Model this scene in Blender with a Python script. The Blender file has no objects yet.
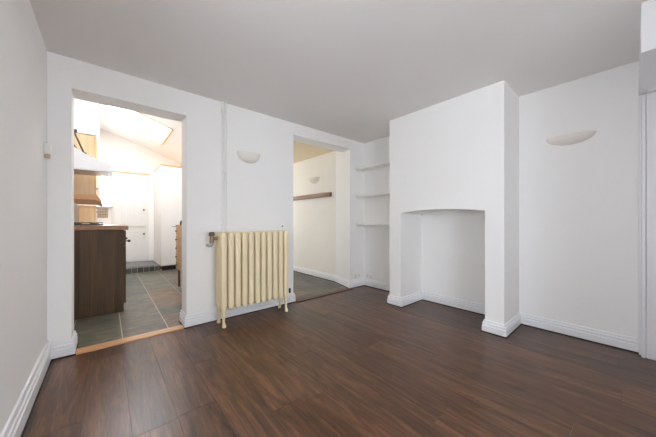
import bpy, bmesh, math, random
from mathutils import Vector, Matrix
PI = math.pi
S = bpy.context.scene
C = S.collection
random.seed(7)

# ---------------------------------------------------------------- materials
def lin(c):
    return tuple((v / 12.92 if v <= .04045 else ((v + .055) / 1.055) ** 2.4) for v in c)
def hexc(r, g, b):
    return lin((r / 255, g / 255, b / 255)) + (1,)
def newmat(name):
    m = bpy.data.materials.new(name); m.use_nodes = True
    nt = m.node_tree
    return m, nt, nt.nodes['Principled BSDF']
def paint(name, col, rough=.6, var=.03, scale=6, bump=.0, bscale=120, metal=0):
    """plain painted / metal / plastic surface with a slight mottling and optional bump"""
    m, nt, b = newmat(name)
    tc = nt.nodes.new('ShaderNodeTexCoord')
    n = nt.nodes.new('ShaderNodeTexNoise'); n.inputs['Scale'].default_value = scale; n.inputs['Detail'].default_value = 3
    nt.links.new(tc.outputs['Object'], n.inputs['Vector'])
    r = nt.nodes.new('ShaderNodeValToRGB')
    r.color_ramp.elements[0].position = .3; r.color_ramp.elements[1].position = .7
    r.color_ramp.elements[0].color = tuple(v * (1 - var) for v in col[:3]) + (1,)
    r.color_ramp.elements[1].color = tuple(min(1, v * (1 + var)) for v in col[:3]) + (1,)
    nt.links.new(n.outputs['Fac'], r.inputs['Fac'])
    nt.links.new(r.outputs['Color'], b.inputs['Base Color'])
    b.inputs['Roughness'].default_value = rough; b.inputs['Metallic'].default_value = metal
    if bump:
        n2 = nt.nodes.new('ShaderNodeTexNoise'); n2.inputs['Scale'].default_value = bscale; n2.inputs['Detail'].default_value = 4
        nt.links.new(tc.outputs['Object'], n2.inputs['Vector'])
        bp = nt.nodes.new('ShaderNodeBump'); bp.inputs['Strength'].default_value = bump; bp.inputs['Distance'].default_value = .004
        nt.links.new(n2.outputs['Fac'], bp.inputs['Height']); nt.links.new(bp.outputs['Normal'], b.inputs['Normal'])
    return m
def wood(name, dark, light, axis='Z', scale=9, rough=.5, attr=None, bump=.08, stops=None, spread=.5, tonevar=.22):
    """grain stretched along one axis; attr = per-face random value that shifts the grain and tone"""
    m, nt, b = newmat(name)
    N = nt.nodes.new; L = nt.links.new
    tc = N('ShaderNodeTexCoord')
    mp = N('ShaderNodeMapping')
    st = {'X': (.09, 1, 1), 'Y': (1, .09, 1), 'Z': (1, 1, .07)}[axis]
    mp.inputs['Scale'].default_value = st
    L(tc.outputs['Object'], mp.inputs['Vector'])
    vec = mp.outputs['Vector']
    rnd = None
    if attr:
        at = N('ShaderNodeAttribute'); at.attribute_name = attr
        rnd = at.outputs['Fac']
        mul = N('ShaderNodeVectorMath'); mul.operation = 'MULTIPLY_ADD'
        cmb = N('ShaderNodeCombineXYZ')
        for k in range(3): L(rnd, cmb.inputs[k])
        mul.inputs[1].default_value = (17, 9, 31)
        L(cmb.outputs[0], mul.inputs[0]); L(vec, mul.inputs[2])
        vec = mul.outputs[0]
    n1 = N('ShaderNodeTexNoise'); n1.inputs['Scale'].default_value = scale; n1.inputs['Detail'].default_value = 7
    n1.inputs['Roughness'].default_value = .62; n1.inputs['Distortion'].default_value = 1.3
    L(vec, n1.inputs['Vector'])
    n2 = N('ShaderNodeTexNoise'); n2.inputs['Scale'].default_value = scale * 6; n2.inputs['Detail'].default_value = 4
    L(vec, n2.inputs['Vector'])
    mx = N('ShaderNodeMath'); mx.operation = 'MULTIPLY_ADD'; mx.inputs[1].default_value = .3
    L(n2.outputs['Fac'], mx.inputs[0])
    sc = N('ShaderNodeMath'); sc.operation = 'MULTIPLY'; sc.inputs[1].default_value = .75
    L(n1.outputs['Fac'], sc.inputs[0]); L(sc.outputs[0], mx.inputs[2])
    val = mx.outputs[0]
    if rnd is not None:
        a2 = N('ShaderNodeMath'); a2.operation = 'MULTIPLY_ADD'; a2.inputs[1].default_value = tonevar
        L(rnd, a2.inputs[0]); L(val, a2.inputs[2])
        s2 = N('ShaderNodeMath'); s2.operation = 'SUBTRACT'; s2.inputs[1].default_value = tonevar / 2
        L(a2.outputs[0], s2.inputs[0]); val = s2.outputs[0]
    r = N('ShaderNodeValToRGB'); cr = r.color_ramp
    cr.elements[0].position = .5 - spread * .4; cr.elements[1].position = .5 + spread * .5
    cr.elements[0].color = dark; cr.elements[1].color = light
    if stops:
        for p_, c_ in stops:
            e = cr.elements.new(p_); e.color = c_
    L(val, r.inputs['Fac']); L(r.outputs['Color'], b.inputs['Base Color'])
    b.inputs['Roughness'].default_value = rough
    if bump:
        bp = N('ShaderNodeBump'); bp.inputs['Strength'].default_value = bump; bp.inputs['Distance'].default_value = .003
        L(val, bp.inputs['Height']); L(bp.outputs['Normal'], b.inputs['Normal'])
    return m
def slate(name):
    m, nt, b = newmat(name); N = nt.nodes.new; L = nt.links.new
    at = N('ShaderNodeAttribute'); at.attribute_name = 'tone'
    tc = N('ShaderNodeTexCoord')
    cmb = N('ShaderNodeCombineXYZ')
    for k in range(3): L(at.outputs['Fac'], cmb.inputs[k])
    mul = N('ShaderNodeVectorMath'); mul.operation = 'MULTIPLY_ADD'; mul.inputs[1].default_value = (13, 29, 7)
    L(cmb.outputs[0], mul.inputs[0]); L(tc.outputs['Object'], mul.inputs[2])
    n = N('ShaderNodeTexNoise'); n.inputs['Scale'].default_value = 5; n.inputs['Detail'].default_value = 6; n.inputs['Distortion'].default_value = 1
    L(mul.outputs[0], n.inputs['Vector'])
    r1 = N('ShaderNodeValToRGB'); cr = r1.color_ramp
    cr.elements[0].color = hexc(76, 77, 70); cr.elements[1].color = hexc(126, 98, 80)
    for p_, c_ in ((.25, hexc(104, 104, 88)), (.5, hexc(84, 84, 82)), (.7, hexc(106, 104, 97)), (.85, hexc(104, 95, 84))):
        e = cr.elements.new(p_); e.color = c_
    L(at.outputs['Fac'], r1.inputs['Fac'])
    r2 = N('ShaderNodeValToRGB'); r2.color_ramp.elements[0].position = .3; r2.color_ramp.elements[1].position = .72
    r2.color_ramp.elements[0].color = (.55, .55, .56, 1); r2.color_ramp.elements[1].color = (1.25, 1.2, 1.1, 1)
    L(n.outputs['Fac'], r2.inputs['Fac'])
    mm = N('ShaderNodeMix'); mm.data_type = 'RGBA'; mm.blend_type = 'MULTIPLY'; mm.inputs[0].default_value = 1
    L(r1.outputs['Color'], mm.inputs[6]); L(r2.outputs['Color'], mm.inputs[7]); L(mm.outputs[2], b.inputs['Base Color'])
    b.inputs['Roughness'].default_value = .4
    bp = N('ShaderNodeBump'); bp.inputs['Strength'].default_value = .25; bp.inputs['Distance'].default_value = .006
    L(n.outputs['Fac'], bp.inputs['Height']); L(bp.outputs['Normal'], b.inputs['Normal'])
    return m
def tiles(name, c1, c2, grout, scale, vecmap, rough=.35):
    m, nt, b = newmat(name); N = nt.nodes.new; L = nt.links.new
    tc = N('ShaderNodeTexCoord'); sp = N('ShaderNodeSeparateXYZ'); cb = N('ShaderNodeCombineXYZ')
    L(tc.outputs['Object'], sp.inputs[0])
    L(sp.outputs[vecmap[0]], cb.inputs[0]); L(sp.outputs[vecmap[1]], cb.inputs[1])
    br = N('ShaderNodeTexBrick'); br.offset = 0; br.inputs['Scale'].default_value = scale
    br.inputs['Brick Width'].default_value = .5; br.inputs['Row Height'].default_value = .5
    br.inputs['Mortar Size'].default_value = .03
    br.inputs['Color1'].default_value = c1; br.inputs['Color2'].default_value = c2; br.inputs['Mortar'].default_value = grout
    L(cb.outputs[0], br.inputs['Vector']); L(br.outputs['Color'], b.inputs['Base Color'])
    b.inputs['Roughness'].default_value = rough
    return m
def glassmat(name):
    m, nt, b = newmat(name); nt.nodes.remove(b); N = nt.nodes.new; L = nt.links.new
    o = nt.nodes['Material Output']
    t = N('ShaderNodeBsdfTransparent'); g = N('ShaderNodeBsdfGlossy'); g.inputs['Roughness'].default_value = .02
    x = N('ShaderNodeMixShader'); x.inputs[0].default_value = .05; L(t.outputs[0], x.inputs[1]); L(g.outputs[0], x.inputs[2])
    L(x.outputs[0], o.inputs['Surface'])
    return m

M = {}
M['wall'] = paint('white_wall_paint', hexc(244, 243, 241), .75, .006, 2.5, .04, 60)
M['ceil'] = paint('white_ceiling_paint', hexc(236, 233, 231), .85, .008, 2, .04, 50)
M['warmwall'] = paint('warm_white_wall_paint', hexc(243, 239, 231), .75, .012, 2.5, .1, 60)
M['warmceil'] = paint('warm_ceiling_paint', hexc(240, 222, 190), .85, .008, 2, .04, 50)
M['kwall'] = paint('bright_white_wall_paint', hexc(250, 250, 249), .7, .01, 2.5, .08, 60)
M['gloss'] = paint('white_gloss_paint', hexc(238, 238, 240), .32, .01, 4)
M['shelf'] = paint('white_shelf_paint', hexc(242, 240, 236), .5, .01, 4)
M['sconce'] = paint('plaster_sconce', hexc(238, 232, 224), .7, .02, 12, .1, 80)
M['cream'] = paint('cream_radiator_enamel', hexc(238, 222, 184), .38, .03, 7, .05, 40)
M['brass'] = paint('aged_brass', hexc(150, 132, 104), .35, .1, 30, metal=.9)
M['steel'] = paint('brushed_steel', hexc(165, 165, 165), .35, .04, 30, metal=.9)
M['bronze'] = paint('dull_bronze', hexc(112, 100, 86), .45, .1, 30, metal=.5)
M['iron'] = paint('dark_iron', hexc(58, 56, 54), .5, .1, 30)
M['plastic'] = paint('white_plastic', hexc(240, 239, 236), .4, .01, 8)
M['beige'] = paint('beige_plastic', hexc(196, 178, 152), .5, .02, 8)
M['sockgrey'] = paint('socket_slot', hexc(70, 68, 66), .5, .02, 8)
M['rackgrey'] = paint('grey_rack_paint', hexc(140, 136, 130), .6, .03, 12)
M['floor'] = wood('dark_laminate', hexc(40, 24, 15), hexc(126, 86, 58), 'Y', 17, .30, 'tone', .16,
                  [(.42, hexc(66, 41, 26)), (.56, hexc(92, 61, 39))], .42, .12)
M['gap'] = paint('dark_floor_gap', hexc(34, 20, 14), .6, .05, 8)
M['slate'] = slate('slate_tiles')
M['grout'] = paint('tile_grout', hexc(190, 178, 156), .8, .05, 30)
M['oak'] = wood('oak_threshold', hexc(170, 118, 74), hexc(220, 174, 128), 'X', 14, .3, None, .05)
M['redwood'] = wood('dark_red_threshold', hexc(66, 30, 20), hexc(104, 52, 36), 'X', 14, .4, None, .05)
M['walnut'] = wood('dark_walnut_panel', hexc(50, 33, 15), hexc(90, 64, 34), 'Z', 7, .6, 'tone', .05)
M['worktop'] = wood('oiled_wood_worktop', hexc(96, 60, 32), hexc(150, 104, 62), 'Y', 14, .35, None, .05)
M['beech'] = wood('pale_beech', hexc(206, 172, 130), hexc(232, 204, 166), 'Z', 9, .45, None, .03)
M['peach'] = wood('peach_wood', hexc(206, 150, 104), hexc(228, 180, 138), 'X', 9, .45, None, .03)
M['pine'] = wood('pine_frame', hexc(206, 164, 116), hexc(230, 196, 152), 'X', 9, .45, None, .03)
M['ledge'] = wood('brown_ledge_wood', hexc(98, 66, 42), hexc(158, 114, 78), 'Y', 12, .5, None, .1)
M['mahog'] = wood('reddish_stained_wood', hexc(98, 50, 36), hexc(140, 80, 58), 'Z', 10, .4, None, .05)
M['kitdoor'] = paint('white_door_paint', hexc(240, 240, 238), .4, .01, 4)
M['mosaic'] = tiles('mosaic_tiles', hexc(176, 158, 138), hexc(150, 134, 116), hexc(206, 196, 184), 22, (1, 2))
M['mat'] = tiles('grid_mat', hexc(120, 118, 118), hexc(104, 102, 102), hexc(150, 148, 146), 16, (0, 1), .8)
M['stepedge'] = tiles('step_edge_slate', hexc(62, 62, 62), hexc(92, 88, 82), hexc(146, 138, 126), 5, (0, 1), .5)
M['black'] = paint('black_enamel', hexc(26, 26, 27), .35, .05, 20)
M['glass'] = glassmat('clear_glass')
M['render'] = paint('outer_render', hexc(200, 196, 190), .9, .03, 4)

# ---------------------------------------------------------------- mesh helpers
def obj(name, bm, mat, parent=None, smooth=False, angle=35):
    bmesh.ops.recalc_face_normals(bm, faces=bm.faces[:])
    me = bpy.data.meshes.new(name); bm.to_mesh(me); bm.free()
    me.materials.append(M[mat])
    if smooth:
        me.polygons.foreach_set('use_smooth', [True] * len(me.polygons))
        me.set_sharp_from_angle(angle=math.radians(angle))
    o = bpy.data.objects.new(name, me); C.objects.link(o)
    if parent is not None:
        o.parent = parent
        o.matrix_parent_inverse = Matrix.Translation(-Vector(parent.location))
    return o
def thing(name, label, cat, loc=(0, 0, 0), group=None):
    o = bpy.data.objects.new(name, None); C.objects.link(o); o.location = loc; o.empty_display_size = .1
    o['label'] = label; o['category'] = cat
    if group: o['group'] = group
    return o
def tag(o, label, cat, group=None):
    o['label'] = label; o['category'] = cat
    if group: o['group'] = group
    return o
def struct(o):
    o['kind'] = 'structure'; return o
def bx(bm, x0, x1, y0, y1, z0, z1, bev=0, seg=2):
    v = [bm.verts.new((x, y, z)) for x in (x0, x1) for y in (y0, y1) for z in (z0, z1)]
    fs = [(0, 1, 3, 2), (4, 6, 7, 5), (0, 4, 5, 1), (2, 3, 7, 6), (0, 2, 6, 4), (1, 5, 7, 3)]
    f = [bm.faces.new([v[i] for i in q]) for q in fs]
    if bev:
        es = list({e for q in f for e in q.edges})
        bmesh.ops.bevel(bm, geom=es, offset=bev, segments=seg, affect='EDGES', profile=.5)
    return bm
def box(x0, x1, y0, y1, z0, z1, bev=0, seg=2):
    return bx(bmesh.new(), x0, x1, y0, y1, z0, z1, bev, seg)
def prism(bm, pts, axis, a, b):
    """extrude a 2D outline between a and b along axis; pts are the two other coordinates in x,y,z order"""
    def mk(p, t):
        return {'X': (t, p[0], p[1]), 'Y': (p[0], t, p[1]), 'Z': (p[0], p[1], t)}[axis]
    A = [bm.verts.new(mk(p, a)) for p in pts]; B = [bm.verts.new(mk(p, b)) for p in pts]
    n = len(pts)
    bm.faces.new(A); bm.faces.new(B[::-1])
    for i in range(n): bm.faces.new((A[i], B[i], B[(i + 1) % n], A[(i + 1) % n]))
    return bm
def tube(bm, path, rad, seg=12, cap=True):
    """round tube along a polyline; rad is one radius or one per point"""
    P = [Vector(p) for p in path]; n = len(P)
    R = rad if isinstance(rad, (list, tuple)) else [rad] * n
    rings = []; up = None
    for i in range(n):
        d = (P[min(i + 1, n - 1)] - P[max(i - 1, 0)]).normalized()
        if up is None:
            up = d.orthogonal().normalized()
        else:
            up = (up - d * up.dot(d)).normalized()
        s = d.cross(up)
        rings.append([bm.verts.new(P[i] + (up * math.cos(2 * PI * k / seg) + s * math.sin(2 * PI * k / seg)) * R[i]) for k in range(seg)])
    for a, b in zip(rings, rings[1:]):
        for k in range(seg): bm.faces.new((a[k], a[(k + 1) % seg], b[(k + 1) % seg], b[k]))
    if cap:
        bm.faces.new(rings[0][::-1]); bm.faces.new(rings[-1])
    return bm
def column(bm, cx, cy, zs, rx, ry, seg=14, e=.75):
    """vertical superelliptic column; zs = [(z, scale)]"""
    rings = []
    for z, s in zs:
        ring = []
        for k in range(seg):
            a = 2 * PI * k / seg; c, t = math.cos(a), math.sin(a)
            ring.append(bm.verts.new((cx + rx * s * math.copysign(abs(c) ** e, c), cy + ry * s * math.copysign(abs(t) ** e, t), z)))
        rings.append(ring)
    for a, b in zip(rings, rings[1:]):
        for k in range(seg): bm.faces.new((a[k], a[(k + 1) % seg], b[(k + 1) % seg], b[k]))
    bm.faces.new(rings[0][::-1]); bm.faces.new(rings[-1])
    return bm
def sweep(path, prof):
    """sweep a (offset, height) profile along a plan polyline, room on the right of travel, mitred corners"""
    bm = bmesh.new(); P = [Vector((p[0], p[1])) for p in path]; n = len(P); rings = []
    for i in range(n):
        ns = []
        if i > 0: d = (P[i] - P[i - 1]).normalized(); ns.append(Vector((d.y, -d.x)))
        if i < n - 1: d = (P[i + 1] - P[i]).normalized(); ns.append(Vector((d.y, -d.x)))
        if len(ns) == 1: m = ns[0]
        else:
            s = ns[0] + ns[1]; m = s / (1 + ns[0].dot(ns[1]))
        rings.append([bm.verts.new((P[i].x + m.x * o, P[i].y + m.y * o, z)) for o, z in prof])
    k = len(prof)
    for a, b in zip(rings, rings[1:]):
        for j in range(k): bm.faces.new((a[j], b[j], b[(j + 1) % k], a[(j + 1) % k]))
    bm.faces.new(rings[0]); bm.faces.new(rings[-1][::-1])
    return bm
def skirt(h, t=.022, z0=.009):
    return [(.001, z0), (t, z0), (t, h * .56), (t - .006, h * .58), (t - .006, h * .66), (t - .001, h * .70),
            (t - .003, h * .78), (t - .010, h * .82), (t - .010, h * .92), (t - .013, h * .985), (.001, h)]
def slabs(name, cells, mat, base_mat, z=0.0, th=.02, kind='structure'):
    """a floor of separate laid pieces in one mesh, each carrying its own random tone"""
    bm = bmesh.new(); lay = bm.loops.layers.float_color.new('tone')
    for x0, x1, y0, y1, t in cells:
        before = set(bm.faces)
        bx(bm, x0, x1, y0, y1, z - .006, z)
        for f in bm.faces:
            if f not in before:
                for l in f.loops: l[lay] = (t, t, t, 1)
    o = obj(name, bm, mat); o['kind'] = kind
    return o

# ---------------------------------------------------------------- measurements of the place
XL, XR = -.348, 3.324            # left wall, right wall
YB, YBK = 2.943, 3.17            # partition with the two openings
YF = -4.2                        # wall behind the camera
H = 2.40
SX, SY = 1.6, -.66
D1a, D1b, D1z = -.214, .622, 2.158
D2a, D2b, D2z = 1.906, 2.987, 2.245
BX, BY0, BY1 = 2.826, .772, 2.061   # chimney breast
KL, KR, KE = -.42, 1.50, 7.75       # kitchen: left wall, partition, end wall
HR = 3.12                        # right wall of the back room
def kceil(x): return 3.137 - .345 * x

# ---------------------------------------------------------------- floors
cells = []
joints = {0: 1.615, 3: 1.32, 6: .688, 1: .35, 2: 2.15, 4: 2.55, 5: 1.75, 7: 1.5, 8: .2, 9: 2.3, 10: 1.1, 11: 2.6, 12: .8, 13: 1.9, 14: 1.35, 15: .6, 16: 2.1}
PL = 1.28
for r in range(-3, 17):
    x0, x1 = .1 + .2 * r, .3 + .2 * r
    x0, x1 = max(x0, XL), min(x1, XR)
    if x1 - x0 < .01: continue
    j = joints.get(r, random.uniform(0, PL))
    y = j - PL * 8
    while y < 2.925:
        a, b = max(y, YF), min(y + PL, 2.925)
        if b - a > .02: cells.append((x0 + .0008, x1 - .0008, a + .0008, b - .0008, random.random()))
        y += PL
slabs('floor', cells, 'floor', None)
struct(obj('floor_base', box(XL - .2, XR + .2, YF - .2, YB + .01, -.12, -.0055), 'gap'))
cells = []
def tile_field(xa, xb, ya, yb, xo, yo, w, l):
    i = math.floor((xa - xo) / w)
    while xo + i * w < xb:
        y = yo + (i % 2) * l * .5 - 20 * l
        while y < yb:
            a0, a1, b0, b1 = max(xa, xo + i * w), min(xb, xo + (i + 1) * w), max(ya, y), min(yb, y + l)
            if a1 - a0 > .02 and b1 - b0 > .02:
                cells.append((a0 + .004, a1 - .004, b0 + .004, b1 - .004, random.random()))
            y += l
        i += 1
tile_field(KL, KR, 3.03, 6.70, .115, 3.30, .365, .36)
tile_field(KR + .1, HR, 2.965, 6.6, .115 + .365 * 4, 3.30, .365, .36)
slabs('floor_slate', cells, 'slate', None)
struct(obj('floor_grout', box(KL - .2, HR + .2, YB + .0105, KE + .2, -.12, -.0012), 'grout'))
# wooden strips in the two openings
o = obj('trim_1', prism(bmesh.new(), [(2.915, 0.0005), (2.922, .009), (3.02, .011), (3.035, .0005)], 'X', D1a + .024, D1b - .024), 'oak'); struct(o)
o = obj('trim_2', prism(bmesh.new(), [(2.875, 0.0005), (2.884, .012), (2.962, .012), (2.97, .0005)], 'X', D2a + .024, D2b - .022), 'redwood'); struct(o)

# ---------------------------------------------------------------- walls of the front room
def wall(name, bm, mat='wall'): return struct(obj(name, bm, mat))
# left wall with a window behind the camera
WL = (-3.7, -1.8, .6, 2.2)
bm = bmesh.new()
WS = (.15, .95, .95, 1.85)  # unseen side window, added to brighten the chimney recess and alcove
for a in ((YF, WL[0], 0, H), (WL[1], WS[0], 0, H), (WS[1], YB, 0, H), (WL[0], WL[1], 0, WL[2]), (WL[0], WL[1], WL[3], H),
          (WS[0], WS[1], 0, WS[2]), (WS[0], WS[1], WS[3], H)):
    bx(bm, XL - .2, XL, a[0], a[1], a[2], a[3])
wall('wall_left', bm)
# wall behind the camera with a window
WF = (.5, 1.45, .6, 2.2)
bm = bmesh.new()
for a in ((XL - .2, WF[0], 0, H), (WF[1], XR + .2, 0, H), (WF[0], WF[1], 0, WF[2]), (WF[0], WF[1], WF[3], H)):
    bx(bm, a[0], a[1], YF - .2, YF, a[2], a[3])
wall('wall_front', bm)
wall('wall_right', box(XR, XR + .2, YF, YB, 0, H))
wall('wall_light_block', box(SX, XR, YF, SY, 0, H))   # unseen block added behind the camera, keeps window light off the right wall
# partition with two openings
bm = bmesh.new()
prism(bm, [(XL - .2, 0), (D1a, 0), (D1a, D1z), (D1b, D1z), (D1b, 0), (D2a, 0), (D2a, D2z), (3.5, D2z), (3.5, H), (XL - .2, H)], 'Y', YB, YBK)
wall('wall_back', bm)
# splayed jamb at the right of the second opening
bm = bmesh.new()
prism(bm, [(D2b, YB), (3.12, 3.433), (3.5, 3.433), (3.5, YB)], 'Z', 0, D2z)
xa = D2b + (3.12 - D2b) * (YBK - YB) / (3.433 - YB)
prism(bm, [(xa, YBK), (3.12, 3.433), (3.5, 3.433), (3.5, YBK)], 'Z', D2z, H)
wall('wall_splay', bm)
# chimney breast with its arched recess
arch = []
z0, zc = 1.186, 1.217
for k in range(13):
    t = k / 12; y = 1.888 + (.933 - 1.888) * t
    arch.append((y, z0 + (zc - z0) * (1 - (2 * t - 1) ** 2)))
out = [(BY1, 0), (BY1, H), (BY0, H), (BY0, 0), (.933, 0)] + arch[::-1] + [(1.888, 0)]
wall('wall_chimney', prism(bmesh.new(), out, 'X', BX, XR))
struct(obj('ceiling', box(XL - .2, XR + .2, YF - .2, YBK, H, H + .15), 'ceil'))
# boxed bulkhead and door at the right edge
struct(obj('ceiling_bulkhead', box(2.46, XR, SY, -.04, 2.1, H), 'gloss'))
bm = bx(bmesh.new(), 3.16, 3.222, SY, -.077, 2.088, 2.0995)
struct(obj('trim_3', bm, 'gloss'))
bm = bmesh.new()
bx(bm, 3.272, XR, -.075, -.040, .0, 2.0995, .006); bx(bm, 3.225, 3.272, -.075, -.052, .0, 2.085, .005)
struct(obj('trim_4', bm, 'gloss'))
dr = struct(obj('door_1', box(3.225, 3.265, -.84, -.077, .004, 2.08, .003), 'gloss'))
bm = bmesh.new()
for (ya, yb) in ((-.80, -.48), (-.44, -.13)):
    for za, zb in ((.2, .9), (1.05, 1.95)):
        bx(bm, 3.219, 3.226, ya, yb, za, zb, .003)
o = obj('door_panel', bm, 'gloss', dr)
bm = tube(bmesh.new(), [(3.225, -.79, .98), (3.185, -.79, .98)], .009)
bmesh.ops.create_uvsphere(bm, u_segments=14, v_segments=10, radius=.026, matrix=Matrix.Translation((3.17, -.79, .98)))
obj('door_knob', bm, 'brass', dr, True)
bm = bmesh.new(); bx(bm, 3.225, XR, -.91, -.842, 0, 2.1, .004); bx(bm, 3.267, XR, -.842, -.075, 0, 2.1)
struct(obj('trim_5', bm, 'gloss'))

# skirtings
RUNS = {'left': ([(XL, YF), (XL, YB)], .158, .024), 'pillar': ([(XL + .0245, YB), (D1a, YB), (D1a, YBK)], .125, .022),
        'back': ([(D1b, YBK), (D1b, YB), (D2a, YB), (D2a, YBK)], .125, .022),
        'right': ([(3.12, 6.55), (3.12, 3.433), (D2b, YB), (XR, YB), (XR, BY1), (BX, BY1), (BX, 1.888),
                   (XR, 1.888), (XR, .933), (BX, .933), (BX, BY0), (XR, BY0), (XR, -.039)], .118, .022)}
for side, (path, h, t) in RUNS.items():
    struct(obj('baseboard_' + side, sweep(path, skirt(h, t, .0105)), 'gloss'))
    # thin dark strip added as the shadow line between floor and skirting
    struct(obj('trim_shadow_strip_' + side, sweep(path, [(.002, .0005), (t + .007, .0005), (t + .006, .005), (t + .001, .0095), (.002, .0095)]), 'gap'))

# ---------------------------------------------------------------- kitchen and back room shell
bm = bmesh.new()
bx(bm, KL - .15, KL, YBK, KE, 0, kceil(KL) + .1)
struct(obj('wall_kitchen_left', bm, 'kwall'))
# end wall with a narrow window
KW = (-.115, .095, 1.405, 2.22)
bm = bmesh.new()
bx(bm, KL - .15, KW[0], KE, KE + .15, 0, 2.5); bx(bm, KW[1], KR + .1, KE, KE + .15, 0, 2.5)
bx(bm, KW[0], KW[1], KE, KE + .15, 0, KW[2]); bx(bm, KW[0], KW[1], KE, KE + .15, KW[3], 2.5)
def gable(y0, y1, z0):
    prism(bm, [(KL - .15, z0), (KR + .1, z0), (KR + .1, kceil(KR) + .1), (KL, kceil(KL) + .12), (KL - .15, kceil(KL) + .12)], 'Y', y0, y1)
gable(KE, KE + .15, 2.5)
struct(obj('wall_kitchen_end', bm, 'kwall'))
bm = bmesh.new(); bx(bm, KR, KR + .1, YBK, KE, 0, kceil(KR) + .06)
struct(obj('wall_kitchen_right', bm, 'kwall'))
bm = bmesh.new(); gable(YBK - .1, YBK, H + .151)
struct(obj('wall_kitchen_near', bm, 'kwall'))
# sloping ceiling with two roof windows
SK = [(-.02, .965, 5.60, 6.82), (.20, 1.20, 4.05, 4.75)]
bm = bmesh.new()
def slope(x0, x1, y0, y1, t=.14):
    prism(bm, [(x0, kceil(x0)), (x1, kceil(x1)), (x1, kceil(x1) + t), (x0, kceil(x0) + t)], 'Y', y0, y1)
yc = YBK
for xa, xb, ya, yb in sorted(SK, key=lambda s: s[2]):
    slope(KL, KR, yc, ya); slope(KL, xa, ya, yb); slope(xb, KR, ya, yb); yc = yb
slope(KL, KR, yc, KE)
struct(obj('ceiling_kitchen', bm, 'kwall'))
for i, (xa, xb, ya, yb) in enumerate(SK):
    bm = bmesh.new(); w = .03
    def bar(x0, x1, y0, y1, lo=-.012, hi=.16):
        prism(bm, [(x0, kceil(x0) + lo), (x1, kceil(x1) + lo), (x1, kceil(x1) + hi), (x0, kceil(x0) + hi)], 'Y', y0, y1)
    bar(xa, xb, ya, ya + w); bar(xa, xb, yb - w, yb); bar(xa, xa + w, ya + w, yb - w); bar(xb - w, xb, ya + w, yb - w)
    w_ = struct(obj('window_%d' % (i + 3), bm, 'pine'))
    bm = bmesh.new(); bar(xa + w, xb - w, ya + w, yb - w, .10, .106)
    obj('window_pane', bm, 'glass', w_)
# boxed white panel above the wall cupboards
bm = bmesh.new()
prism(bm, [(KL, 2.33), (-.107, 2.33), (-.107, kceil(-.107)), (KL, kceil(KL))], 'Y', 5.05, KE)
struct(obj('wall_soffit', bm, 'kwall'))
struct(obj('trim_6', box(KL, KL + .012, 5.0, KE - .001, 1.031, 1.40), 'mosaic'))
# end window
bm = bmesh.new(); w = .02
bx(bm, KW[0], KW[0] + w, KE - .012, KE + .06, KW[2], KW[3]); bx(bm, KW[1] - w, KW[1], KE - .012, KE + .06, KW[2], KW[3])
bx(bm, KW[0] + w, KW[1] - w, KE - .012, KE + .06, KW[2], KW[2] + w); bx(bm, KW[0] + w, KW[1] - w, KE - .012, KE + .06, KW[3] - w, KW[3])
bx(bm, KW[0] + w, KW[1] - w, KE + .01, KE + .04, 1.80, 1.815)
w_ = struct(obj('window_5', bm, 'gloss'))
obj('window_pane', box(KW[0] + w, KW[1] - w, KE + .02, KE + .025, KW[2] + w, KW[3] - w), 'glass', w_)
obj('window_sill', box(KW[0] - .03, KW[1] + .02, KE - .05, KE - .013, KW[2] - .02, KW[2], .004), 'steel', w_)
# slate-edged step with a mat and the white panelled door
st = struct(obj('floor_step', box(KL + .62, .899, 6.72, KE, 0, .105, .008), 'stepedge'))
tag(obj('door_mat', box(.22, .80, 6.80, 7.66, .106, .118, .004), 'mat'), 'grey gridded door mat on the slate step before the white door', 'mat')
DX0, DX1, DZ0, DZ1 = .135, .735, .125, 2.16
d2 = struct(obj('door_2', box(DX0, DX1, KE - .045, KE - .002, DZ0, DZ1, .003), 'kitdoor'))
xm = (DX0 + DX1) / 2
for xa, xb in ((DX0 + .09, xm - .04), (xm + .04, DX1 - .09)):
    for za, zb in ((.34, .86), (1.02, 1.66), (1.76, 2.04)):
        bm = bmesh.new()
        fr = .014
        bx(bm, xa, xb, KE - .054, KE - .0455, za, za + fr); bx(bm, xa, xb, KE - .054, KE - .0455, zb - fr, zb)
        bx(bm, xa, xa + fr, KE - .054, KE - .0455, za + fr, zb - fr); bx(bm, xb - fr, xb, KE - .054, KE - .0455, za + fr, zb - fr)
        bx(bm, xa + .04, xb - .04, KE - .052, KE - .0455, za + .04, zb - .04, .003)
        obj('door_panel', bm, 'kitdoor', d2)
bm = tube(bmesh.new(), [(DX1 - .04, KE - .046, 1.36), (DX1 - .04, KE - .075, 1.36)], .012)
bmesh.ops.create_uvsphere(bm, u_segments=12, v_segments=8, radius=.026, matrix=Matrix.Translation((DX1 - .04, KE - .09, 1.36)))
obj('door_lock', bm, 'steel', d2, True)
bm = tube(bmesh.new(), [(DX1 - .04, KE - .046, .78), (DX1 - .04, KE - .075, .78)], .012)
bmesh.ops.create_uvsphere(bm, u_segments=12, v_segments=8, radius=.026, matrix=Matrix.Translation((DX1 - .04, KE - .09, .78)))
obj('door_knob', bm, 'steel', d2, True)
obj('door_rail', tube(bmesh.new(), [(.36, KE - .07, .97), (DX1, KE - .07, .97)], .006), 'beige', d2, True)
bm = bmesh.new()
bx(bm, DX0 - .05, DX0 - .002, KE - .03, KE - .001, .106, DZ1 + .05); bx(bm, DX1 + .002, DX1 + .06, KE - .03, KE - .001, .106, DZ1 + .05)
bx(bm, DX0 - .002, DX1 + .002, KE - .03, KE - .001, DZ1 + .004, DZ1 + .05)
struct(obj('trim_7', bm, 'kitdoor'))
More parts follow.
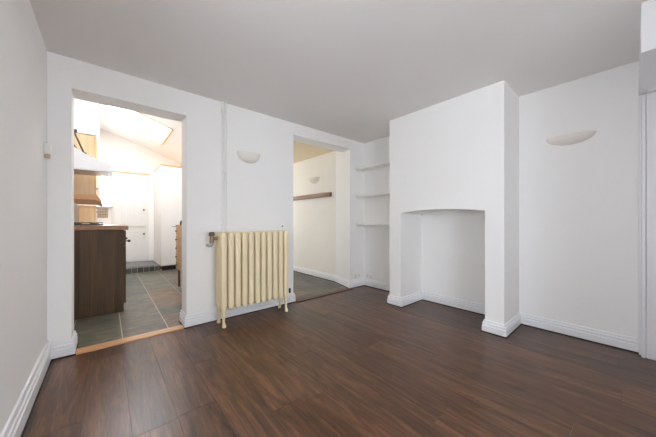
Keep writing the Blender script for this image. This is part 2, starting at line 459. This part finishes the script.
struct(obj('trim_8', box(DX0 - .055, DX1 + .065, KE - .045, KE - .001, DZ1 + .051, DZ1 + .085), 'beech'))

# back room beyond the second opening
bm = bmesh.new()
bx(bm, HR, HR + .15, 3.434, 6.6, 0, 2.5)
struct(obj('wall_back_room_right', bm, 'warmwall'))
BW = (1.9, 2.8, .9, 2.1)
bm = bmesh.new()
for a in ((KR + .1, BW[0], 0, 2.5), (BW[1], HR + .15, 0, 2.5), (BW[0], BW[1], 0, BW[2]), (BW[0], BW[1], BW[3], 2.5)):
    bx(bm, a[0], a[1], 6.6, 6.75, a[2], a[3])
struct(obj('wall_back_room_end', bm, 'warmwall'))
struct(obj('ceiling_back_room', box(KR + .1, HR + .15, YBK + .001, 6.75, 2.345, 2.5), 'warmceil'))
def sash(name, plane, a0, a1, z0, z1, pos, mat='gloss'):
    """sash window; plane X = wall normal along X, a = the running coordinate"""
    bm = bmesh.new(); w = .045
    def b(p0, p1, q0, q1, d=.05):
        if plane == 'X': bx(bm, pos, pos + d, p0, p1, q0, q1)
        else: bx(bm, p0, p1, pos, pos + d, q0, q1)
    b(a0, a0 + w, z0, z1); b(a1 - w, a1, z0, z1); b(a0 + w, a1 - w, z0, z0 + w); b(a0 + w, a1 - w, z1 - w, z1)
    zm = (z0 + z1) / 2; b(a0 + w, a1 - w, zm - .02, zm + .02)
    am = (a0 + a1) / 2; b(am - .012, am + .012, z0 + w, zm - .02); b(am - .012, am + .012, zm + .02, z1 - w)
    o = struct(obj(name, bm, mat))
    bm = bmesh.new()
    if plane == 'X': bx(bm, pos + .02, pos + .024, a0 + w, a1 - w, z0 + w, z1 - w)
    else: bx(bm, a0 + w, a1 - w, pos + .02, pos + .024, z0 + w, z1 - w)
    obj('window_pane', bm, 'glass', o)
sash('window_1', 'X', WL[0], WL[1], WL[2], WL[3], XL - .14)
sash('window_2', 'Y', WF[0], WF[1], WF[2], WF[3], YF - .14)
sash('window_7', 'X', WS[0], WS[1], WS[2], WS[3], XL - .14)
sash('window_6', 'Y', BW[0], BW[1], BW[2], BW[3], 6.66)

# ---------------------------------------------------------------- radiator
RX0, RP, NS = .910, .0733, 11
RY = [2.700, 2.747, 2.793, 2.840]
rad = thing('radiator', 'cream cast iron column radiator standing against the wall between the two openings', 'radiator', (RX0 + RP * 5, 2.78, 0))
zt, zb = .968, .165
for i in range(NS):
    cx = RX0 + RP * i
    bm = bmesh.new()
    for y in RY:
        pr = [(zb, .35), (zb + .008, .62), (zb + .022, .86), (zb + .045, 1)] + [(zb + .2, .93), (zt - .2, .93)] + [(zt - .05, 1), (zt - .02, .86), (zt - .006, .6), (zt, .3)]
        column(bm, cx, y, pr, .0322, .0235, 16, .68)
    bx(bm, cx - .021, cx + .021, RY[0], RY[-1], zt - .065, zt - .012, .012)
    bx(bm, cx - .021, cx + .021, RY[0], RY[-1], zb + .012, zb + .06, .012)
    obj('section', bm, 'cream', rad, True, 50)
for z in (zt - .05, zb + .045):
    obj('connecting_hub', tube(bmesh.new(), [(RX0 - .036, RY[1] + .03, z), (RX0 + RP * 10 + .036, RY[1] + .03, z)], .019, 14), 'cream', rad, True)
for cx in (RX0, RX0 + RP * 10):
    for y, s in ((RY[0], -1), (RY[-1], 1)):
        bm = bmesh.new()
        pts = [(cx, y, .20), (cx, y + s * .002, .14), (cx, y + s * .001, .09), (cx, y - s * .0, .05), (cx, y + s * .008, .028), (cx, y + s * .014, .014), (cx, y + s * .014, .001)]
        tube(bm, pts, [.024, .020, .014, .0125, .017, .021, .018], 14)
        obj('foot', bm, 'cream', rad, True, 60)
# brass valve on the top left end, bleed valve, lower tail
bm = bmesh.new(); vy = 2.785; vx = RX0 - .036
tube(bm, [(vx, vy, .905), (vx - .05, vy, .905)], [.016, .014], 12)
tube(bm, [(vx - .055, vy, .855), (vx - .055, vy, .93)], .020, 12)
obj('inlet_valve', bm, 'brass', rad, True)
bm = bmesh.new(); tube(bm, [(vx - .055, vy, .925), (vx - .055, vy, .935), (vx - .055, vy, .962), (vx - .055, vy, .972)], [.016, .027, .030, .016], 14)
obj('valve_knob', bm, 'bronze', rad, True)
bm = bmesh.new(); tube(bm, [(vx - .055, vy, .87), (vx - .055, vy, .84), (vx - .055, vy + .03, .825), (vx - .055, YB - .001, .825)], .012, 12)
obj('valve_pipe', bm, 'steel', rad, True)
bm = bmesh.new(); ex = RX0 + RP * 10 + .036
tube(bm, [(ex, vy, .21), (ex + .07, vy, .21)], .011, 12); tube(bm, [(ex + .072, vy, .185), (ex + .072, vy, .24)], .014, 12)
obj('lockshield_valve', bm, 'iron', rad, True)
bm = bmesh.new(); tube(bm, [(ex + .072, vy, .185), (ex + .072, vy, .085), (ex + .05, vy + .05, .06), (ex + .03, vy + .09, .06), (ex, vy + .105, .055), (RX0 - .02, vy + .105, .055)], .0085, 12)
obj('return_pipe', bm, 'gloss', rad, True)
# round fixing above the right end
o = obj('wall_stay', tube(bmesh.new(), [(1.737, YB - .001, 1.018), (1.737, YB - .012, 1.018)], [.011, .009], 12), 'steel', None, True)
tag(o, 'small grey round wall fixing above the right end of the cream radiator', 'bracket')

# two thin painted pipes from ceiling to behind radiator
for x, lab in ((.976, 'left white heating pipe of the pair climbing the wall above the radiator'),
               (1.008, 'right white heating pipe of the pair climbing the wall above the radiator')):
    pr = thing('heating_pipe', lab, 'pipe', (x, YB - .014, 0), 'white pipes above the radiator')
    obj('pipe_run', tube(bmesh.new(), [(x, YB - .019, .30), (x, YB - .019, H - .001)], .0105, 12), 'wall', pr, True)
    for z in (1.62, 2.3):
        obj('pipe_clip', box(x - .014, x + .014, YB - .033, YB - .001, z - .008, z + .008, .003), 'plastic', pr)

# ---------------------------------------------------------------- wall lights
def sconce(cx, cy, z, nx, ny, a, p, h, label):
    """half bowl uplighter against a wall with normal (nx, ny)"""
    t = thing('wall_light', label, 'wall light', (cx, cy, z), 'half-bowl wall lights')
    tx, ty = -ny, nx
    bm = bmesh.new(); NU, NV = 28, 12
    def P(u, v, k):
        s = math.cos(v); q = math.sin(v)
        aa, pp, hh = a - k, p - k, h - k
        du = aa * math.cos(u) * s; dn = max(pp * math.sin(u) * s, 0) + .001
        return (cx + tx * du + nx * dn, cy + ty * du + ny * dn, z - hh * q)
    grids = []
    for k in (0, .006):
        g = [[bm.verts.new(P(PI * i / NU, (PI / 2 * .985) * j / NV, k)) for j in range(NV + 1)] for i in range(NU + 1)]
        for i in range(NU):
            for j in range(NV): bm.faces.new((g[i][j], g[i + 1][j], g[i + 1][j + 1], g[i][j + 1]))
        grids.append(g)
    for i in range(NU): bm.faces.new((grids[0][i][0], grids[1][i][0], grids[1][i + 1][0], grids[0][i + 1][0]))
    obj('lamp_shade', bm, 'sconce', t, True, 60)
    bm = bmesh.new(); c = [(cx + tx * s * a * .45 + nx * d, cy + ty * s * a * .45 + ny * d) for s, d in ((-1, .001), (1, .001), (1, .015), (-1, .015))]
    prism(bm, c, 'Z', z - h * .6, z - .012)
    obj('back_plate', bm, 'plastic', t)
    return t
sconce(1.28, YB, 1.885, 0, -1, .142, .085, .118, 'white half-bowl wall light above the cream radiator')
sconce(XR, .375, 1.885, -1, 0, .172, .10, .082, 'wide shallow white half-bowl wall light right of the chimney breast')
sconce(HR, 4.05, 1.935, -1, 0, .150, .09, .115, 'white half-bowl wall light in the back room above the wooden ledge')

# ---------------------------------------------------------------- alcove shelves, ledge, sockets, sensor
for z, lab in ((1.962, 'top white shelf of the three in the alcove beside the chimney breast'),
               (1.512, 'middle white shelf of the three in the alcove beside the chimney breast'),
               (1.056, 'lowest white shelf of the three in the alcove beside the chimney breast')):
    o = obj('alcove_shelf', box(3.108, XR - .001, BY1 + .001, YB - .001, z - .035, z, .002), 'shelf')
    tag(o, lab, 'shelf', 'white alcove shelves')
    bm = bmesh.new(); bx(bm, 3.14, XR - .001, YB - .018, YB - .001, z - .06, z - .0352); bx(bm, XR - .018, XR - .001, BY1 + .02, YB - .02, z - .06, z - .0352)
    obj('batten', bm, 'shelf', o)
o = obj('wooden_wall_shelf', box(HR - .055, HR, 3.54, 5.9, 1.535, 1.612, .006), 'ledge')
tag(o, 'narrow brown wooden shelf along the back room wall below the wall light', 'shelf')
def socket(name, lab, cx, cy, z, nx, ny):
    t = thing(name, lab, 'socket', (cx, cy, z), 'white wall sockets in the alcove')
    def bb(u0, u1, d0, d1, z0, z1, bev=0):
        if ny: return box(cx + u0, cx + u1, cy + min(ny * d0, ny * d1), cy + max(ny * d0, ny * d1), z + z0, z + z1, bev)
        return box(cx + min(nx * d0, nx * d1), cx + max(nx * d0, nx * d1), cy + u0, cy + u1, z + z0, z + z1, bev)
    obj('face_plate', bb(-.07, .07, .001, .012, -.042, .042, .003), 'plastic', t)
    for s in (-.035, .035):
        bm = bb(s - .004, s + .004, .0122, .0132, .006, .018)
        for k in (-.011, .011):
            b2 = bb(s + k - .004, s + k + .004, .0122, .0132, -.014, -.007); me = bpy.data.meshes.new('t'); b2.to_mesh(me); b2.free(); bm.from_mesh(me); bpy.data.meshes.remove(me)
        obj('socket_holes', bm, 'sockgrey', t)
        obj('rocker_switch', bb(s * .55 - .007, s * .55 + .007, .0122, .016, .02, .036, .001), 'plastic', t)
socket('wall_socket', 'white double socket on the narrow wall beside the second opening, low in the alcove', 3.145, YB, .185, 0, -1)
socket('wall_socket', 'white double socket on the rear alcove wall, under the lowest shelf', XR, 2.82, .168, -1, 0)
# door chime / sensor at the left corner
t = thing('wall_sensor', 'small white sensor box with a beige underside, high on the left wall near the corner', 'sensor', (-.33, 2.815, 1.61))
obj('housing', box(XL, XL + .036, 2.785, 2.845, 1.577, 1.655, .006), 'plastic', t)
obj('lens', box(XL, XL + .030, 2.795, 2.835, 1.548, 1.5765, .006), 'beige', t)

# ---------------------------------------------------------------- kitchen furniture
BYN = 3.957
def tonebox(bm, lay, a, bev=0):
    before = set(bm.faces); bx(bm, *a)
    t = random.random()
    for f in bm.faces:
        if f not in before:
            for l in f.loops: l[lay] = (t, t, t, 1)
def base_unit(y0, y1, lab):
    t = thing('base_cupboard', lab, 'cupboard', (-.1, (y0 + y1) / 2, 0))
    bm = bmesh.new(); lay = bm.loops.layers.float_color.new('tone')
    n = 6; x0, x1 = KL + .005, .16
    for i in range(n):
        tonebox(bm, lay, (x0 + (x1 - x0) * i / n + .0006, x0 + (x1 - x0) * (i + 1) / n - .0006, y0, y1, .001, .975))
    obj('body', bm, 'walnut', t)
    for ya, yb in ((y0, y0 + .6), (y0 + .6, y0 + 1.2), (y0 + 1.2, y1)):
        bm = bmesh.new(); lay = bm.loops.layers.float_color.new('tone'); tonebox(bm, lay, (.161, .181, ya + .004, yb - .004, .10, .78))
        dd = obj('door', bm, 'walnut', t)
        b2 = tube(bmesh.new(), [(.181, yb - .06, .70), (.186, yb - .06, .70)], .006)
        bmesh.ops.create_uvsphere(b2, u_segments=12, v_segments=8, radius=.012, matrix=Matrix.Translation((.190, yb - .06, .70)))
        obj('knob', b2, 'iron', dd, True)
        bm = bmesh.new(); lay = bm.loops.layers.float_color.new('tone'); tonebox(bm, lay, (.161, .181, ya + .004, yb - .004, .79, .965))
        dw = obj('drawer', bm, 'walnut', t)
        b2 = tube(bmesh.new(), [(.181, ya + .08, .84), (.205, ya + .08, .84)], .006)
        bmesh.ops.create_uvsphere(b2, u_segments=12, v_segments=8, radius=.017, matrix=Matrix.Translation((.214, ya + .08, .84)))
        obj('knob', b2, 'iron', dw, True)
base_unit(BYN, 5.75, 'dark brown wooden base cupboard inside the kitchen doorway, its plank end facing out')
o = obj('worktop', box(KL + .002, .205, BYN - .012, 5.76, .977, 1.030, .006), 'worktop')
tag(o, 'oiled brown wooden worktop on the dark base cupboards', 'worktop')
t = thing('gas_hob', 'low black gas hob set on the wooden worktop under the cooker hood', 'hob', (-.2, 4.7, 1.031))
obj('hob_plate', box(-.38, -.03, 4.42, 4.98, 1.0305, 1.045, .004), 'black', t)
for hx in (-.29, -.12):
    for hy in (4.56, 4.84):
        bm = bmesh.new(); tube(bm, [(hx, hy, 1.045), (hx, hy, 1.058)], [.045, .038], 16)
        for k in range(4):
            ca, sa = math.cos(k * PI / 2), math.sin(k * PI / 2)
            bx(bm, *sorted((hx + ca * .02 - .004, hx + ca * .08 + .004)), *sorted((hy + sa * .02 - .004, hy + sa * .08 + .004)), 1.058, 1.068)
        obj('burner', bm, 'iron', t)
# cooker hood
t = thing('cooker_hood', 'white sloping cooker hood on the kitchen wall above the hob', 'cooker hood', (-.2, 4.7, 1.73))
bm = bmesh.new()
prism(bm, [(KL + .001, 1.765), (.062, 1.765), (.062, 1.812), (-.02, 1.85), (-.20, 1.93), (-.30, 2.0), (KL + .001, 2.06)], 'Y', 4.45, 4.95)
obj('canopy', bm, 'gloss', t)
obj('rim', box(KL + .001, .064, 4.446, 4.954, 1.728, 1.7645, .003), 'gloss', t)
bm = bmesh.new()
bx(bm, -.37, .02, 4.49, 4.91, 1.7235, 1.7277, .001)
obj('grease_filter', bm, 'steel', t)
bm = bmesh.new()
tube(bm, [(-.305, 4.48, 2.195), (-.212, 4.48, 1.938)], .010, 8); tube(bm, [(-.345, 4.48, 2.10), (-.262, 4.48, 1.952)], .008, 8)
bx(bm, -.345, -.275, 4.465, 4.495, 2.185, 2.22); bx(bm, -.29, -.19, 4.468, 4.492, 1.932, 1.948)
obj('stay_bracket', bm, 'iron', t)
# wall cupboard past the hood
t = thing('wall_cupboard', 'pale wooden wall cupboard beyond the cooker hood with a peach shelf under it', 'cupboard', (-.26, 5.5, 1.46))
obj('body', box(KL + .001, -.134, 5.055, 6.6, 1.466, 2.318, .002), 'beech', t)
for y0, y1 in ((5.057, 5.56), (5.564, 6.08), (6.084, 6.598)):
    d = obj('door', box(-.133, -.109, y0, y1, 1.47, 2.315, .003), 'pine', t)
    obj('knob', tube(bmesh.new(), [(-.109, y0 + .05, 1.56), (-.085, y0 + .05, 1.56)], [.007, .012], 12), 'steel', d, True)
obj('under_shelf', prism(bmesh.new(), [(KL + .001, 1.392), (-.12, 1.392), (-.05, 1.352), (-.05, 1.385), (-.085, 1.43), (-.10, 1.4655), (KL + .001, 1.4655)], 'Y', 5.05, 6.6), 'peach', t)
# board standing on the worktop end
t = thing('corner_cupboard', 'pale wooden cupboard in the far left kitchen corner under the wall cupboard', 'cupboard', (-.29, 7.35, 0))
obj('body', box(KL + .014, -.185, 7.0, KE - .002, .08, 1.375, .003), 'beech', t)
obj('plinth', box(KL + .014, -.21, 7.02, KE - .002, .001, .0795), 'walnut', t)
obj('top', box(KL + .014, -.155, 6.985, KE - .002, 1.3755, 1.40, .003), 'beech', t)
for z0, z1 in ((.09, .70), (.71, 1.37)):
    d = obj('door', box(-.1845, -.165, 7.005, KE - .006, z0, z1, .003), 'pine', t)
    obj('knob', tube(bmesh.new(), [(-.165, 7.06, z1 - .1), (-.14, 7.06, z1 - .1)], [.007, .012], 12), 'steel', d, True)
t = thing('wall_rack', 'small grey wall rack under the narrow kitchen window', 'rack', (-.07, KE, 1.26))
obj('back_board', box(-.15, .03, KE - .008, KE - .001, 1.165, 1.365), 'rackgrey', t)
bm = bmesh.new()
for i in range(4):
    for j in range(3): bx(bm, -.145 + .044 * i, -.108 + .044 * i, KE - .03, KE - .0085, 1.175 + .064 * j, 1.225 + .064 * j, .004)
obj('slot_box', bm, 'beige', t)
# tall white cupboard right of the door
t = thing('tall_cupboard', 'tall white cupboard with a pale wooden top edge right of the kitchen door', 'cupboard', (1.2, 7.2, 0))
obj('body', box(.905, KR - .001, 6.68, KE - .001, .10, 2.30, .003), 'kitdoor', t)
d = obj('door', box(.91, KR - .006, 6.655, 6.679, .115, 2.295, .004), 'kitdoor', t)
bm = tube(bmesh.new(), [(1.12, 6.654, .965), (1.12, 6.625, .965), (1.25, 6.625, .965), (1.25, 6.654, .965)], .007, 10)
obj('handle', bm, 'steel', d, True)
obj('plinth', box(.93, KR - .001, 6.70, KE - .001, .001, .0995), 'black', t)
obj('top_edge', box(.90, KR - .001, 6.645, KE - .001, 2.3005, 2.33, .003), 'pine', t)
# small drawer unit just past the right jamb
t = thing('drawer_unit', 'small pale wooden drawer unit on reddish legs behind the right kitchen doorway jamb', 'drawers', (1.15, 4.7, 0))
obj('body', box(.892, 1.36, 4.49, 4.91, .29, 1.0, .003), 'beech', t)
obj('top', box(.875, 1.375, 4.475, 4.925, 1.0005, 1.025, .003), 'peach', t)
for k in range(5):
    z = .305 + .138 * k
    d = obj('drawer', box(.876, .8915, 4.50, 4.90, z, z + .128, .003), 'pine', t)
    obj('knob', tube(bmesh.new(), [(.876, 4.80, z + .065), (.850, 4.80, z + .065)], [.006, .012], 10), 'iron', d, True)
for x in (.905, 1.32):
    for y in (4.505, 4.868):
        bm = bmesh.new(); prism(bm, [(x, y), (x + .028, y), (x + .028, y + .028), (x, y + .028)], 'Z', .001, .2895)
        obj('leg', bm, 'mahog', t)
bm = bmesh.new(); tube(bm, [(.905, 4.62, 1.026), (.905, 4.62, 1.032), (.905, 4.62, 1.07), (.905, 4.62, 1.085), (.905, 4.62, 1.095)], [.02, .024, .022, .014, .016], 14)
t = thing('pepper_mill', 'small black grinder on top of the wooden drawer unit', 'grinder', (.905, 4.62, 1.026))
obj('body', bm, 'black', t, True)

# ---------------------------------------------------------------- light
w = bpy.data.worlds.new('overcast_sky'); S.world = w; w.use_nodes = True
bg = w.node_tree.nodes['Background']; bg.inputs['Color'].default_value = (.90, .97, 1.06, 1); bg.inputs['Strength'].default_value = 13
def portal(name, loc, rot, sx, sy):
    l = bpy.data.lights.new(name, 'AREA'); l.shape = 'RECTANGLE'; l.size = sx; l.size_y = sy
    l.cycles.is_portal = True
    o = bpy.data.objects.new(name, l); C.objects.link(o); o.location = loc; o.rotation_euler = rot
    return o
portal('daylight_left_window', (XL - .19, (WL[0] + WL[1]) / 2, (WL[2] + WL[3]) / 2), (0, -PI / 2, 0), WL[3] - WL[2], WL[1] - WL[0])
portal('daylight_front_window', ((WF[0] + WF[1]) / 2, YF - .19, (WF[2] + WF[3]) / 2), (PI / 2, 0, 0), WF[1] - WF[0], WF[3] - WF[2])
portal('daylight_back_room_window', ((BW[0] + BW[1]) / 2, 6.74, (BW[2] + BW[3]) / 2), (-PI / 2, 0, 0), BW[1] - BW[0], BW[3] - BW[2])
portal('daylight_added_window', (XL - .19, (WS[0] + WS[1]) / 2, (WS[2] + WS[3]) / 2), (0, -PI / 2, 0), WS[3] - WS[2], WS[1] - WS[0])
for xa, xb, ya, yb in SK:
    xm = (xa + xb) / 2
    portal('daylight_roof_window', (xm, (ya + yb) / 2, kceil(xm) + .15), (0, math.atan(.345), 0), (xb - xa) / math.cos(math.atan(.345)), yb - ya)

# ---------------------------------------------------------------- camera and view
cam = bpy.data.cameras.new('camera'); co = bpy.data.objects.new('camera', cam); C.objects.link(co)
co.location = (0, 0, 1.0797); co.rotation_euler = (PI / 2, 0, -.7075)
cam.sensor_width = 36; cam.lens = 36 * 259.32 / 656; cam.shift_y = (221.41 - 218.5) / 656; cam.clip_start = .02
S.camera = co
S.view_settings.view_transform = 'Standard'; S.view_settings.look = 'None'; S.view_settings.gamma = 1
S.view_settings.use_curve_mapping = False
S.view_settings.exposure = 0.18
S.cycles.use_denoising = True
S.cycles.max_bounces = 14; S.cycles.diffuse_bounces = 8; S.cycles.transparent_max_bounces = 12
S.cycles.sample_clamp_indirect = 8
